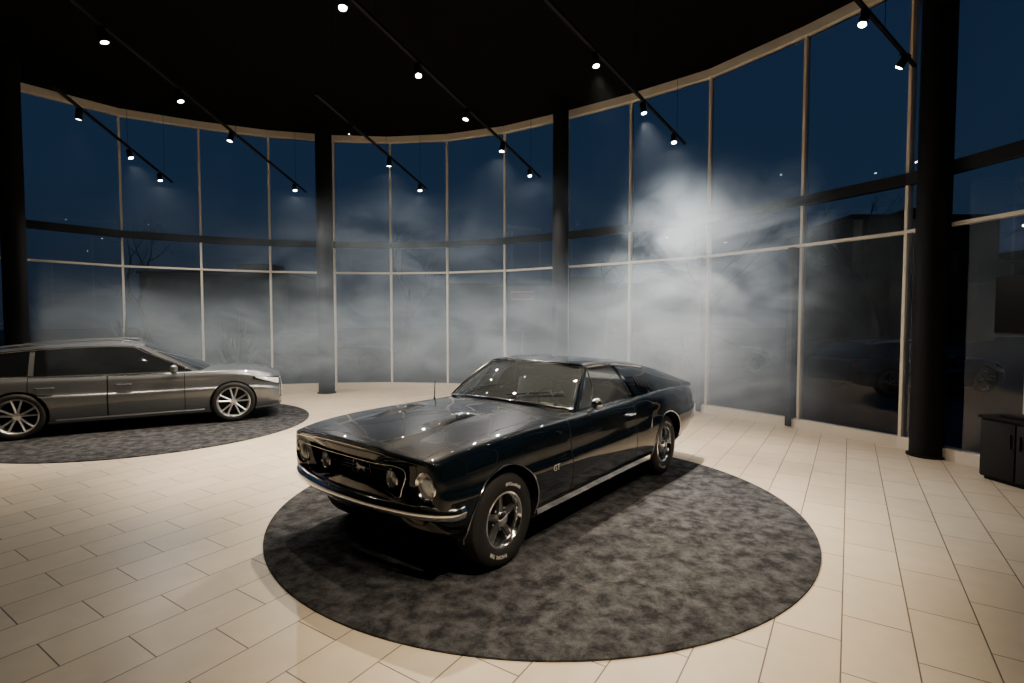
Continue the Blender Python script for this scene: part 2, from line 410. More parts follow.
for i in range(12):
    x=-.98-.95*i/11; row=[]
    for j in range(17):
        t=(-1+2*j/16)*.80; zc=float(pchip(RX,RZ,x)); ze=float(pchip(EX,EZ,x)); we=float(pchip(EX,EW,x))
        row.append((x,we*t,zc+(ze-zc)*abs(t)**3.2+.006))
    rows.append(row)
m.grid(rows,tint); m.obj('rear_window',car)
def wbot(t): return Vector((.54-.24*t*t,.725*t,.966-.062*t*t))
def wtop(t): return Vector((RF-.11*t*t,.562*t,1.266-.036*t*t))
def wpt(t,u):
    p=wbot(t).lerp(wtop(t),u); p.x+=.025*math.sin(math.pi*u); p.z+=.012*math.sin(math.pi*u); return p
m=MB(); m.grid([[wpt(-1+2*j/28,i/14) for j in range(29)] for i in range(15)],carglass); m.obj('windshield',car)
m=MB()
loop=[wpt(-1+2*j/28,0) for j in range(29)]+[wpt(1,i/10) for i in range(1,11)]+[wpt(1-2*j/28,1) for j in range(1,29)]+[wpt(-1,1-i/10) for i in range(1,10)]
m.tube([p+Vector((.006,0,.004)) for p in loop],.012,chrome,8,closed=True); m.obj('windshield_trim',car)
for s in (1,-1):
    m=MB(); m.tube([(.28,s*.735,.88),(.08,s*.668,1.055),(-.14,s*.575,1.222)],.02,paint,8); m.obj('windshield_pillar',car)
for s in (1,-1):
    lo=lambda t: Vector((.25-1.01*t,.735+.02*t,.889+.0*t)); hi=lambda t: Vector((-.16-.46*t,float(pchip(EX,EW,-.16-.46*t))-.004,float(pchip(EX,EZ,-.16-.46*t))-.012))
    def gp(t,u):
        p=lo(t).lerp(hi(t),u); p.y+=.018*math.sin(math.pi*u); return Vector((p.x,s*p.y,p.z))
    m=MB(); m.grid([[gp(i/14,j/8) for j in range(9)] for i in range(15)],carglass); m.obj('side_window',car)
    m=MB(); lp=[gp(i/14,0) for i in range(15)]+[gp(1,j/6) for j in range(1,7)]+[gp(1-i/14,1) for i in range(1,15)]+[gp(0,1-j/6) for j in range(1,6)]
    m.tube(lp,.010,chrome,6,closed=True)
    m.tube([gp(.22,0),gp(.20,.5),gp(.06,1)],.007,chrome,6)
    m.obj('window_trim',car)
    m=MB(); m.tube([(x,s*(float(pchip(EX,EW,x))+.006),float(pchip(EX,EZ,x))-.002) for x in np.linspace(-.13,-1.15,20)],.008,chrome,6); m.obj('drip_rail',car)
# interior
for y in (.36,-.36):
    m=MB(); m.box((-.34,y,.50),(.52,.50,.16),leather,.05); m.box((-.64,y,.78),(.15,.48,.54),leather,.06,Matrix.Rotation(-.28,3,'Y'))
    m.obj('front_seat',car)
m=MB(); m.box((-1.05,0,.56),(.40,1.3,.16),leather,.05); m.box((-1.22,0,.76),(.14,1.3,.34),leather,.05,Matrix.Rotation(-.3,3,'Y')); m.obj('rear_seat',car)
m=MB(); m.box((.30,0,.80),(.20,1.36,.18),leather,.05); m.box((.22,.36,.86),(.10,.36,.10),black,.03); m.obj('dashboard',car)
m=MB(); c=Vector((.02,.36,.88)); ax=Vector((-.85,0,.5)).normalized(); u=Vector((0,1,0)); w=ax.cross(u)
m.tube([c+.19*(math.cos(a)*u+math.sin(a)*w) for a in np.linspace(0,2*math.pi,33)[:-1]],.012,black,8,closed=True)
for a in (0,math.pi,-math.pi/2): m.tube([c,c+.185*(math.cos(a)*u+math.sin(a)*w)],.009,alu,6)
m.lathe([(.04,0),(.03,.02),(.001,.025)],c,ax,alu,16); m.tube([c,c-ax*.22],.02,black,8); m.obj('steering_wheel',car)
m=MB(); m.box((.01,0,1.185),(.02,.24,.06),black,.01); m.tube([(.01,0,1.195),(-.01,0,1.257)],.006,chrome,6); m.obj('interior_mirror',car)
m=MB(); m.box((-.42,0,.42),(1.72,1.38,.02),black); m.obj('cabin_floor',car)
for x in (1.37,-1.37):
    for s in (1,-1): wheel(car,(x,s*.758,.318),s,.316,.188,.195,'classic')
for x in (1.37,-1.37):
    for s in (1,-1):
        m=MB(); R=.363 if x>0 else .353; pts=[]
        for a in np.linspace(math.radians(-12),math.radians(192),40):
            px,pz=x+R*math.cos(a),.335+R*math.sin(a)
            yy=max(surf_y(px,pz),.78) if pz>.28 else surf_y(px,.30)-(.30-pz)*.3
            pts.append((px,s*(yy+.001),pz))
        m.tube(pts,.005,chrome,8); m.obj('wheel_arch_lip',car)
for s in (1,-1):
    m=MB(); path=[(x,s*(surf_y(x,.262)+.004),.262) for x in np.linspace(.99,-.99,24)]
    pr=[(-.012,-.022),(.006,-.022),(.014,-.010),(.014,.010),(.006,.022),(-.012,.022)]
    if s>0: pr=[(-o,u) for o,u in pr]
    m.sweep(path,pr,chrome); m.obj('rocker_moulding',car,30)
def bump(pathh,z,mt,hh,th,flip=1):
    m=MB(); full=[(x,y,z) for x,y in pathh]+[(x,-y,z) for x,y in pathh[-2::-1]]
    pr=[(-th,-hh*.9),(0,-hh),(th*.6,-hh*.75),(th,-hh*.2),(th*1.05,hh*.15),(th*.8,hh*.6),(th*.3,hh*.95),(-th*.3,hh),(-th,hh*.85)]
    pr=[(flip*o,u) for o,u in pr]
    m.sweep(full,pr,mt); return m
pf=catmull([(1.79,.866),(1.845,.860),(1.895,.815),(1.94,.74),(1.985,.62),(2.025,.43),(2.05,.21),(2.055,0)],4)
m=bump([tuple(p) for p in pf],.500,chrome,.046,.032,flip=-1); m.obj('front_bumper',car,50)
pb=catmull([(-2.22,.835),(-2.28,.83),(-2.36,.775),(-2.42,.6),(-2.445,.3),(-2.45,0)],4)
m=bump([tuple(p) for p in pb],.50,chrome,.040,.024,flip=1); m.obj('rear_bumper',car,50)
m=MB()
for k in range(9): m.box((1.915+NX,0,.555+.0225*k),(.012,.98+.016*k,.005),blackgloss)
for k in range(45): m.box((1.91+NX,-.55+.025*k,.65),(.008,.004,.19),black)
m.obj('grille',car,0)
m=MB()
def fxp(y,z): a=abs(y)/.87; return 1.922+.10*(1-a**2.2)+.09*(z-.60)
lp=[(fxp(y,z)+.004,y,z) for y,z in catmull([(-.565,.754),(-.3,.759),(0,.761),(.3,.759),(.565,.754),(.54,.62),(.485,.552),(.25,.543),(0,.542),(-.25,.543),(-.485,.552),(-.54,.62),(-.565,.754)],4)[:-1]]
m.tube(lp,.0035,chrome,8,closed=True); m.obj('grille_surround',car)
m=MB(); gx=1.935+NX
m.tube([(gx,-.105,.608),(gx,.105,.608),(gx,.09,.692),(gx,-.09,.692)],.004,chrome,6,closed=True)
m.tube([(gx,.10,.65),(gx,.28,.65)],.003,chrome,6);m.tube([(gx,-.10,.65),(gx,-.28,.65)],.003,chrome,6)
hs=[(-.075,.655),(-.055,.672),(-.03,.668),(.0,.672),(.03,.677),(.05,.69),(.06,.683),(.075,.672),(.068,.667),(.055,.67),(.045,.655),(.07,.645),(.075,.632),(.06,.64),(.03,.642),(.05,.622),(.035,.622),(.01,.645),(-.02,.648),(-.045,.635),(-.07,.622),(-.05,.643),(-.06,.655)]
m.add([(gx+.008,-y*.75,.65+(z-.656)*.75) for y,z in hs],[list(range(len(hs)))],alu); m.obj('grille_emblem',car,0)
m=MB(); pts=[]
for y in np.linspace(-.74,.74,25):
    z0=surf_z(1.90,y)-.030; p=mdef(1.90,y,z0); pts.append((p[0]+.020,y,z0))
m.tube(pts,.004,chrome,6); m.obj('hood_lip_trim',car)
for s in (1,-1):
    m=MB(); c=(1.925+NX,s*.70,HZ)
    m.lathe([(.089,.035),(.092,.050),(.087,.055),(.076,.042),(.072,.022)],c,(1,0,0),chrome,40)
    m.lathe([(.074,.022),(.056,.040),(.03,.049),(.001,.052)],c,(1,0,0),lens,32); m.obj('headlight',car,50)
    m=MB(); c=(1.935+NX,s*.38,.648)
    m.lathe([(.056,-.02),(.060,.02),(.062,.040),(.054,.044),(.048,.02)],c,(1,0,0),chrome,32)
    m.lathe([(.049,.016),(.034,.030),(.001,.036)],c,(1,0,0),lens,28); m.obj('fog_lamp',car,50)
    m=MB(); m.box((1.90+NX,s*.52,.39),(.03,.16,.045),amber,.012); m.obj('turn_signal',car)
    m=MB(); rows=[]
    for i in range(15):
        x=1.02+.62*i/14; row=[]
        for j in range(9):
            y=s*.30+(-.07+.14*j/8); k=math.sin(math.pi*j/8)*smooth01(i/4)*(1-smooth01((i-8)/6))
            row.append((x,y,surf_z(x,y)+.0008+.022*k))
        rows.append(row)
    m.grid(rows,paint); m.obj('hood_louvre',car)
    m=MB()
    for q in range(3): 
        x=1.20+.045*q; m.box((x,s*.30,surf_z(x,.30)+.022),(.012,.085,.006),chrome,.002)
    m.obj('louvre_slot',car)
    if s>0:
        m=MB(); 
        m.lathe([(.001,-.035),(.03,-.03),(.045,-.012),(.052,.01),(.050,.018)],(.22,s*.90,.965),(-1,0,.05),chrome,28)
        m.disc((.204,s*.90,.966),(-1,0,.05),.049,lens); m.tube([(.22,s*.895,.94),(.23,s*.86,.90),(.24,s*.83,.872)],.011,chrome,8); m.obj('side_mirror',car)
    m=MB(); z=.775; y=surf_y(-.50,z); m.tube([(-.42,s*(y+.0),z),(-.44,s*(y+.028),z),(-.56,s*(y+.028),z),(-.58,s*(y+.0),z)],.010,chrome,8); m.obj('door_handle',car)
    m=MB(); m.box((-.93,s*(surf_y(-.93,.62)+.002),.62),(.022,.010,.17),chrome,.004,Matrix.Rotation(-.15,3,'Y')); m.obj('side_scoop_trim',car)
    m=MB(); vs,fs=arc_text('GT',0,.066,(.80,s*(surf_y(.80,.56)+.005),.535),Vector((-s,0,0)),Vector((0,0,1)),Vector((0,s,0)),0); m.add(vs,fs,alu); m.obj('fender_badge',car,0)
    for yk in (.45,.53,.61):
        m=MB(); m.box((-2.445,s*yk,.70),(.03,.05,.16),redlens,.01); m.obj('tail_light',car)
for y0 in (.28,-.30):
    m=MB(); a=wpt(y0/.725,0)+Vector((.05,0,-.01)); b=wpt((y0+.10)/.70,.28)+Vector((.018,0,.012)); m.tube([a,a+Vector((0,0,.03)),b],.005,chrome,6)
    bl=[wpt((y0-.13+.46*k/6)/.70,.10+.22*k/6)+Vector((.016,0,.01)) for k in range(7)]; m.tube(bl,.006,chrome,6); m.obj('wiper',car)
m=MB(); m.tube([(.50,-.77,.86),(.50,-.77,.90)],.012,chrome); m.tube([(.50,-.77,.90),(.49,-.775,.98),(.48,-.78,1.06)],.006,chrome,6); m.obj('antenna',car)
# ================= MODERN ESTATE
def estate(loc,rz,label,pm,group=None):
    e=empty('car',loc,rz,label,'car',group)
    AP=dict(x=[-2.24,-2.1,-1.8,-1.335,-.9,-.3,.3,.9,1.335,1.70,1.90,2.00],
     zt=[.82,.88,.90,.90,.88,.87,.87,.90,.890,.855,.80,.74],
     zs=[.80,.85,.87,.87,.86,.845,.84,.845,.845,.81,.755,.69],
     ws=[.70,.77,.80,.815,.82,.83,.83,.83,.81,.77,.71,.63],
     wm=[.80,.87,.90,.91,.90,.90,.90,.90,.90,.885,.845,.78],
     wr=[.74,.80,.84,.86,.84,.84,.84,.84,.86,.83,.78,.72],
     zb=[.32,.26,.22,.19,.17,.17,.17,.17,.17,.18,.19,.20],crease=.028)
    def ad(x,y,z):
        k=smooth01((x-1.45)/.5); a=abs(y)/.85
        return (x+k*.12*(1-a**2)-k*.12*max(0,z-.5),y,z)
    me=shell(AP,90,ad)
    gp=[(-.36,.66),(.36,.66),(.42,.56),(.30,.29),(-.30,.29),(-.42,.56)]
    cuts=[('cyl',(a,s*.82,.325),(0,1,0),.348,.42,40) for a in (1.335,-1.335) for s in (1,-1)]+[('prism',gp,2.02,2.5)]
    me=boolean(me,cuts,[pm,black])
    def cl(c,n):
        if abs(c.y)>.78 and .22<c.z and n.z<.75:
            if -.32<c.x<.66: return 'front_door#%d'%(c.y>0)
            if -1.22<c.x<-.32 : return 'rear_door#%d'%(c.y>0)
        if c.x>.85 and abs(c.y)<.66 and n.z>.6: return 'hood'
        return None
    split_parts(me,[P3((x,0,0),(1,0,0)) for x in (.66,-.32,-1.22,.85)]+[P3((0,0,.22),(0,0,1)),P3((0,.66,0),(0,1,0)),P3((0,-.66,0),(0,1,0))],cl,e,'body',.24,.010)
    XF=lambda u: .90-.80*u; XR=lambda u:-2.10+.42*u**1.3
    rx=[-2.1,-1.65,-1.2,-.7,-.3,.10,.5,1.1]; rz=[1.18,1.250,1.298,1.328,1.335,1.305,1.25,1.2]
    def zr(x): return float(pchip(rx,rz,x))
    def S(x,u,s,off=0):
        zb_=float(pchip([-2.1,-1.2,.9],[.87,.855,.840],x)); zt_=zr(max(min(x,.10),-1.68))-.035
        wb=float(pchip([-2.1,-1.5,0,.9],[.70,.79,.81,.76],x)); wt=float(pchip([-2.1,-1.6,0,.3],[.55,.60,.62,.60],x))
        return Vector((x,s*(wb+(wt-wb)*u**1.15+off),zb_+(zt_-zb_)*u+off*.5))
    def patch(m,xf,xr,u0,u1,s,off,mt,nx=14,nu=8):
        m.grid([[S(xf(u)+(xr(u)-xf(u))*i/nx,u,s,off) for i in range(nx+1)] for u in [u0+(u1-u0)*j/nu for j in range(nu+1)]],mt)
    for s in (1,-1):
        m=MB(); patch(m,XF,XR,0,1,s,0,pm,30); m.obj('window_frame',e)
        m=MB(); patch(m,lambda u:.75-.74*u,lambda u:-.30,.04,.91,s,.006,tint); m.obj('front_window',e)
        m=MB(); patch(m,lambda u:-.38,lambda u:-1.16-.0*u,.04,.91,s,.006,tint); m.obj('rear_side_window',e)
        m=MB(); patch(m,lambda u:-1.22,lambda u:-1.92+.34*u,.06,.89,s,.006,tint); m.obj('quarter_window',e)
        m=MB(); patch(m,lambda u:-.30,lambda u:-.38,.04,.92,s,.005,blackgloss,2); m.obj('centre_pillar',e)
        m=MB(); lp=[S(.78-i/20*2.72,.02,s,.01) for i in range(21)]+[S(-1.94+.36*j/6,.02+.90*j/6,s,.01) for j in range(1,7)]+[S(-1.58+1.58*i/20,.93,s,.01) for i in range(1,21)]+[S(0+.78*j/6,.93-.91*j/6,s,.01) for j in range(1,6)]
        m.tube(lp,.012,chrome,6,closed=True); m.obj('window_trim',e)
        m=MB(); pts=[Vector((x,s*.585,zr(x)+.026 if -1.56<x<-.04 else zr(x)-.01)) for x in np.linspace(.02,-1.62,24)]; m.tube(pts,.011,pm,8); m.obj('roof_rail',e)
        m=MB(); m.box((.52,s*.96,.91),(.10,.19,.13),pm,.04,seg=3); m.tube([(.52,s*.80,.86),(.52,s*.92,.88)],.02,black); m.obj('side_mirror',e)
        for xh in (-.12,-1.02):
            z=.70; m=MB(); y=surf_y(xh,z,AP); m.tube([(xh+.09,s*y,z),(xh+.07,s*(y+.03),z),(xh-.09,s*(y+.03),z),(xh-.11,s*y,z)],.012,pm,8); m.obj('door_handle',e)
        m=MB()
        for (o0,x0,x1,z0,h0,mt_) in ((.010,2.01,1.62,.572,.118,blackgloss),(.016,1.995,1.66,.586,.085,clearlens)):
            rows=[]
            for i in range(11):
                q=i/10; x=x0+(x1-x0)*q; rows.append([])
                for j in range(5):
                    z=z0+.12*q+(h0*(1-.72*q))*j/4; yy=surf_y(x,z,AP); p=ad(x,yy,z); rows[-1].append((p[0]+o0,s*(p[1]+o0),p[2]))
            m.grid(rows,mt_)
        m.obj('headlight',e)
        m=MB(); m.box((-2.20,s*.66,.74),(.10,.26,.12),redlens,.03); m.obj('tail_light',e)
        m=MB(); m.tube([(x,s*(surf_y(x,.24,AP)+.004),.235) for x in np.linspace(.92,-.92,10)],.012,alu,6); m.obj('sill_trim',e)
    m=MB(); rows=[]
    for i in range(30):
        x=.12-1.82*i/29; rows.append([(x,yy*float(pchip([-2.1,-1.6,0,.3],[.55,.60,.62,.60],x)),zr(x)-.037*abs(yy)**3) for yy in np.linspace(-1,1,17)])
    m.grid(rows,pm); m.obj('roof_panel',e)
    m=MB(); rows=[]
    for u in np.linspace(0,1,10):
        row=[]
        for t in np.linspace(-1,1,17):
            a=S(XF(u),u,1); zc=.895+(zr(.12)-.895)*u; row.append((a.x+.12*(1-t*t)*(1-u)+.02*(1-t*t),a.y*t,a.z+(zc-a.z)*(1-abs(t)**3)))
        rows.append(row)
    m.grid(rows,tint); m.obj('windshield',e)
    m=MB(); rows=[]
    for u in np.linspace(0,1,8):
        a=S(XR(u),u,1); rows.append([(a.x-.04*(1-t*t),a.y*t,a.z+.035*u*(1-abs(t)**3)) for t in np.linspace(-1,1,13)])
    m.grid(rows,tint); m.obj('rear_window',e)
    m=MB()
    for k in range(10): m.box((2.04,0,.31+.035*k),(.012,.70-.012*k,.008),blackgloss)
    lp=[(2.13-.02*abs(y)*2-.08*max(0,z-.5),y,z) for y,z in gp]; m.tube(lp,.012,chrome,6,closed=True)
    m.obj('grille',e,0)
    m=MB()
    for k in range(4): m.tube([(2.125,-.105+.07*k+.045*math.cos(a),.60+.045*math.sin(a)) for a in np.linspace(0,6.283,21)[:-1]],.006,chrome,6,closed=True)
    m.obj('grille_emblem',e)
    for x in (1.335,-1.335):
        for s in (1,-1): wheel(e,(x,s*.79,.324),s,.322,.245,.22,'modern')
    return e
audi=estate((-6.19,8.62,.0175),math.radians(30.4),'metallic grey estate car with alloy wheels on round grey rug',silver)
def copy_tree(e,loc,rz,label,newmat,group):
    n=e.copy(); COL.objects.link(n); n.location=loc; n.rotation_euler=(0,0,rz); n['label']=label; n['group']=group
    rep={silver:newmat,alu:rimgrey,lens:rimgrey,chrome:rimgrey,clearlens:rimgrey}
    def rec(src,dst):
        for ch in list(src.children):
            c=ch.copy(); c.parent=dst; COL.objects.link(c)
            for sl in c.material_slots:
                if sl.material in rep: nm=rep[sl.material]; sl.link='OBJECT'; sl.material=nm
            rec(ch,c)
    rec(e,n); return n
for (x,y,r) in ((10.2,13.4,.15),(6.9,18.5,.1),(-6.4,19.0,.05)):
    copy_tree(audi,(x,y,-.119),r,'dark parked car on the asphalt outside the glass',darkpaint,'cars parked outside')
# ================= ROOM
def tdisc(name,c,r,h,label):
    m=MB(); m.lathe([(.001,0),(r,0),(r,h*.7),(r-.01,h),(.001,h)],(0,0,0),(0,0,1),carpetm,160); o=m.obj(name,None,30); o.location=(c[0],c[1],.001); tag(o,label,'rug','round showroom rugs'); return o
tdisc('round_rug',(.22,4.80),2.30,.016,'large round mottled charcoal rug under the black coupe')
tdisc('round_rug',(-5.75,8.35),2.3,.014,'round grey rug under the grey estate car')
HC=6.15; HR1=2.84; HR2=3.52
px=[(15,82),(118,109),(198,122),(268,131),(333,136),(390,137.5),(447,135),(505,127),(568,112),(632,95),(712,70),(808,27)]
W=[survey(a,b,HC) for a,b in px]
W+=[at_depth(905,6.88),(5.5,5.5),(5.72,4.0),(5.6,2.5)]
W=[(-11.6,5.2),(-11.4,6.8),(-10.7,8.2)]+W
def poly_plane(name,pts,z,mt):
    m=MB(); m.add([(x,y,z) for x,y in pts],[list(range(len(pts)))],mt); return m.obj(name,None,0,'structure')
BACK=[(5.6,-6),(-11.6,-6)]
roomp=W+BACK
poly_plane('ceiling',[(x*1.0,y) for x,y in roomp],HC+.02,ceilm)
m=MB(); m.add([(x,y,0) for x,y in roomp]+[(x,y,-.1) for x,y in roomp],[list(range(len(roomp))),[len(roomp)+i for i in range(len(roomp))][::-1]]+[[i,(i+1)%len(roomp),len(roomp)+(i+1)%len(roomp),len(roomp)+i] for i in range(len(roomp))],floorm)
m.obj('floor',None,0,'structure')
def wallbox(name,a,b,z0,z1,mt,th=.1):
    a=Vector((*a,0));b=Vector((*b,0)); d=b-a; m=MB(); m.box((0,0,0),(d.length,th,z1-z0),mt); o=m.obj(name,None,0,'structure'); o.location=((a.x+b.x)/2,(a.y+b.y)/2,(z0+z1)/2); o.rotation_euler=(0,0,math.atan2(d.y,d.x)); return o
wallbox('wall_back',(5.6,-6.05),(-11.6,-6.05),0,HC,wallm)
wallbox('wall_left',(-11.65,-6),(-11.65,5.2),0,HC,wallm)
wallbox('wall_right',(5.65,-6),(5.65,2.5),0,HC,wallm)
C0=Vector((-3.2,4.1,0))
for i in range(len(W)-1):
    a=Vector((*W[i],0)); b=Vector((*W[i+1],0))
    m=MB(); m.add([(a.x,a.y,.08),(b.x,b.y,.08),(b.x,b.y,HC-.05),(a.x,a.y,HC-.05)],[[0,1,2,3]],winglass); m.obj('window_%d'%(i+1),None,0,'structure')
tn=0
def trim(m):
    global tn; tn+=1; return m.obj('trim_%d'%tn,None,0,'structure')
for i,(x,y) in enumerate(W):
    rot=math.atan2(y-C0.y,x-C0.x); R_=Matrix.Rotation(rot,3,'Z')
    m=MB(); m.box((x,y,HC/2),(.10,.042,HC-.02),cream,.004,R_); trim(m)
def rail(z,h,t,mt,inset=0):
    m=MB(); rows=[]
    for x,y in W:
        v=(Vector((x,y,0))-C0).normalized(); p=Vector((x,y,0))-v*inset
        rows.append([p-v*t/2+Vector((0,0,z-h/2)),p+v*t/2+Vector((0,0,z-h/2)),p+v*t/2+Vector((0,0,z+h/2)),p-v*t/2+Vector((0,0,z+h/2))])
    m.grid(rows,mt,cv=True); trim(m)
rail(HC-.08,.14,.14,cream,.02); rail(HR1,.04,.12,cream); rail(HR2,.15,.12,darkframe,.02); rail(.07,.14,.16,cream,.02)
for i in (13,14):   # dark steel posts in front of the lower frames
    x,y=W[i]; v=(Vector((x,y,0))-C0).normalized(); tv=Vector((v.y,-v.x,0)); p=Vector((x,y,0))-v*.10-tv*.10
    m=MB(); m.box((p.x,p.y,HR1/2),(.09,.09,HR1-.04),darkframe,.006,Matrix.Rotation(math.atan2(v.y,v.x),3,'Z')); trim(m)
for (pxx,D,dia) in ((17,8.8,.32),(326,12.0,.36),(560,10.75,.32),(930,6.42,.35)):
    x,y=at_depth(pxx,D); m=MB(); r=dia/2
    m.lathe([(.001,0),(r+.03,0),(r+.03,.02),(r,.022),(r,HC),(.001,HC)],(0,0,0),(0,0,1),colmat,40)
    o=m.obj('column',None,40); o.location=(x,y,.002); tag(o,'round black structural column beside the glass wall','column','black showroom columns')
# tracks
HT=4.6
tracks=[(((50,-16),(306,193)),[(100,40),(180,100),(232,140),(300,190)]),
 (((52,87),(172,183)),[(80,118),(130,157),(163,180)]),
 (((332,-18),(540,178)),[(338,8),(417,75),(467,118),(505,150),(532,175)]),
 (((316,95),(427,190)),[(345,133),(388,165),(420,190)]),
 (((545,0),(685,145)),[(594,65),(643,112),(673,142)]),
 (((845,-12),(915,68)),[(860,25),(898,67)])]
WW=(1,.82,.60)
def spot(pos,tgt,power,ang,blend=1,col=WW):
    pos=Vector(pos); tgt=Vector(tgt); d=(tgt-pos).normalized()
    e=empty('track_spotlight',pos,0,'small black cylindrical spotlight hanging from a ceiling track','spotlight','track spotlights')
    m=MB()
    m.lathe([(.001,-.09),(.036,-.09),(.040,-.08),(.042,.055),(.036,.057),(.034,.05)],(0,0,-.10),d,black,20); m.obj('lamp_housing',e)
    m=MB(); m.lathe([(.034,.052),(.001,.056)],(0,0,-.10),d,lampon,20); m.obj('lamp_lens',e)
    m=MB(); m.tube([(0,0,0),(0,0,-.10)],.010,black); m.box((0,0,-.009),(.05,.03,.018),black,.003); m.obj('track_adapter',e)
    l=bpy.data.lights.new('spot_lamp','SPOT'); l.energy=power; l.spot_size=math.radians(ang); l.spot_blend=blend; l.color=col; l.shadow_soft_size=.03
    lo=bpy.data.objects.new('spot_lamp',l); COL.objects.link(lo); lo.parent=e; lo.location=Vector((0,0,-.10))+d*.10; lo.rotation_euler=d.to_track_quat('-Z','Y').to_euler()
CW=(1,.93,.86)
T={ (100,40):((-2.8,5.6,0),150,50),(180,100):((-2.6,6.4,0),1200,56),(232,140):((-5.2,7.4,.6),650,75),(300,190):((-3.4,9.8,.5),360,150,CW),
 (80,118):((-6.6,7.6,.6),650,75),(130,157):((-5.0,8.6,.6),600,85,CW),(163,180):((-6.0,9.8,1),360,150,CW),
 (338,8):((-1.0,3.2,0),260,48),(417,75):((-.4,4.5,.4),1250,54),(467,118):((-1.5,6.6,0),1700,60),(505,150):((-.8,7.8,.2),700,110,CW),(532,175):((.6,8.6,.6),450,150,CW),
 (345,133):((-3.4,8.6,.5),550,95),(388,165):((-2.4,9.6,.5),340,140,CW),(420,190):((-1.4,9.8,.6),320,150,CW),
 (594,65):((1.4,4.8,.2),1500,54),(643,112):((2.3,6.2,0),1900,70,CW),(673,142):((2.4,6.4,.4),400,120,CW),
 (860,25):((1.4,3.7,0),560,44),(898,67):((2.6,7.0,1.4),560,52,CW)}
for (a,b),heads in tracks:
    A=Vector((*survey(*a,HT),0)); B=Vector((*survey(*b,HT),0)); d=B-A; ang=math.atan2(d.y,d.x)
    e=empty('lighting_track',((A.x+B.x)/2,(A.y+B.y)/2,HT+.02),ang,'unseen lighting track added above the view to light the foreground','lighting track','ceiling lighting tracks')
    m=MB(); m.box((0,0,0),(d.length,.036,.036),black,.004); m.obj('track_rail',e,0)
    for q in (-.4,.0,.4):
        m=MB(); m.tube([(q*d.length,0,.015),(q*d.length,0,HC-HT-.01)],.003,black,6); m.obj('suspension_cable',e)
    for h in heads:
        p=Vector((*survey(h[0],h[1],HT-.13),HT)); dn=d.normalized(); p2=A+dn*max(.05,min(d.length-.05,(p-A).xy.dot(dn.xy)))
        t=T[h]; spot((p2.x,p2.y,HT+.001),t[0],t[1],t[2],1,t[3] if len(t)>3 else WW)
e=empty('lighting_track',(-.2,1.4,HT+.02),0,'unseen lighting track added above the view to light the foreground','lighting track','ceiling lighting tracks')  # unseen track added over the camera to light the foreground floor
m=MB(); m.box((0,0,0),(6.4,.036,.036),black,.004); m.obj('track_rail',e,0)
for q in (-2.5,0,2.5):
    m=MB(); m.tube([(q,0,.015),(q,0,HC-HT-.01)],.004,black,6); m.obj('suspension_cable',e)
for x,tg,pw in ((-.6,(.1,2.3,0),360),(.6,(.6,2.3,0),470),(1.4,(.7,3.6,.3),520)): spot((x,1.4,HT+.001),tg,pw,52)  # added spots out of view, brightening the near floor and coupe
# screen + cabinet
e=empty('cabinet',(5.24,5.20,.002),math.radians(-82),'low dark cabinet standing by the glass wall','cabinet')
m=MB(); m.box((0,0,.34),(.70,.34,.62),black,.006); m.box((0,0,.02),(.64,.30,.04),black); m.obj('cabinet_body',e)
m=MB(); m.box((0,0,.665),(.74,.38,.03),black,.004); m.obj('cabinet_top',e)
for s in (-.175,.175):
    m=MB(); m.box((s,-.178,.34),(.335,.018,.58),darkframe,.003); d_=m.obj('cabinet_door',e)
    m=MB(); m.box((s*.25,-.192,.45),(.012,.02,.14),darkframe,.003); m.obj('door_handle',d_)
e=empty('display_screen',(5.24,5.20,.683),math.radians(-82),'black flat display screen standing on a low cabinet','screen')
m=MB(); m.box((0,0,1.17),(.76,.05,.60),screenm,.008); m.obj('screen_panel',e)
m=MB(); m.box((0,.05,.6),(.07,.05,1.2),black,.005); m.obj('stand_pole',e)
m=MB(); m.box((0,.0,.012),(.4,.26,.022),black,.005); m.obj('stand_base',e)
def plant(x,y):
    e=empty('potted_plant',(x,y,.002),0,'tall leafy potted plant by the curved glass wall','plant','potted plants')
    m=MB(); m.lathe([(.001,0),(.17,0),(.23,.45),(.21,.45),(.20,.40),(.001,.40)],(0,0,0),(0,0,1),potm,28); m.obj('pot',e)
    m=MB()
    for k in range(40):
        a=random.uniform(0,6.28); el=random.uniform(.7,1.45); L=random.uniform(.8,1.25); w=.045; P=[];h=Vector((math.cos(a),math.sin(a),0)); sd=Vector((-math.sin(a),math.cos(a),0))
        for i in range(8):
            t=i/7; p=h*(L*t*math.cos(el)+.04)+Vector((0,0,.4+L*1.3*t*math.sin(el)-.7*t*t*L*math.cos(el))); ww=w*math.sin(math.pi*(t*.9+.08))
            P.append([p-sd*ww,p+Vector((0,0,-.006)),p+sd*ww])
        m.grid(P,leaf)
    m.obj('foliage',e)
plant(-7.7,10.4); plant(-6.0,11.2)
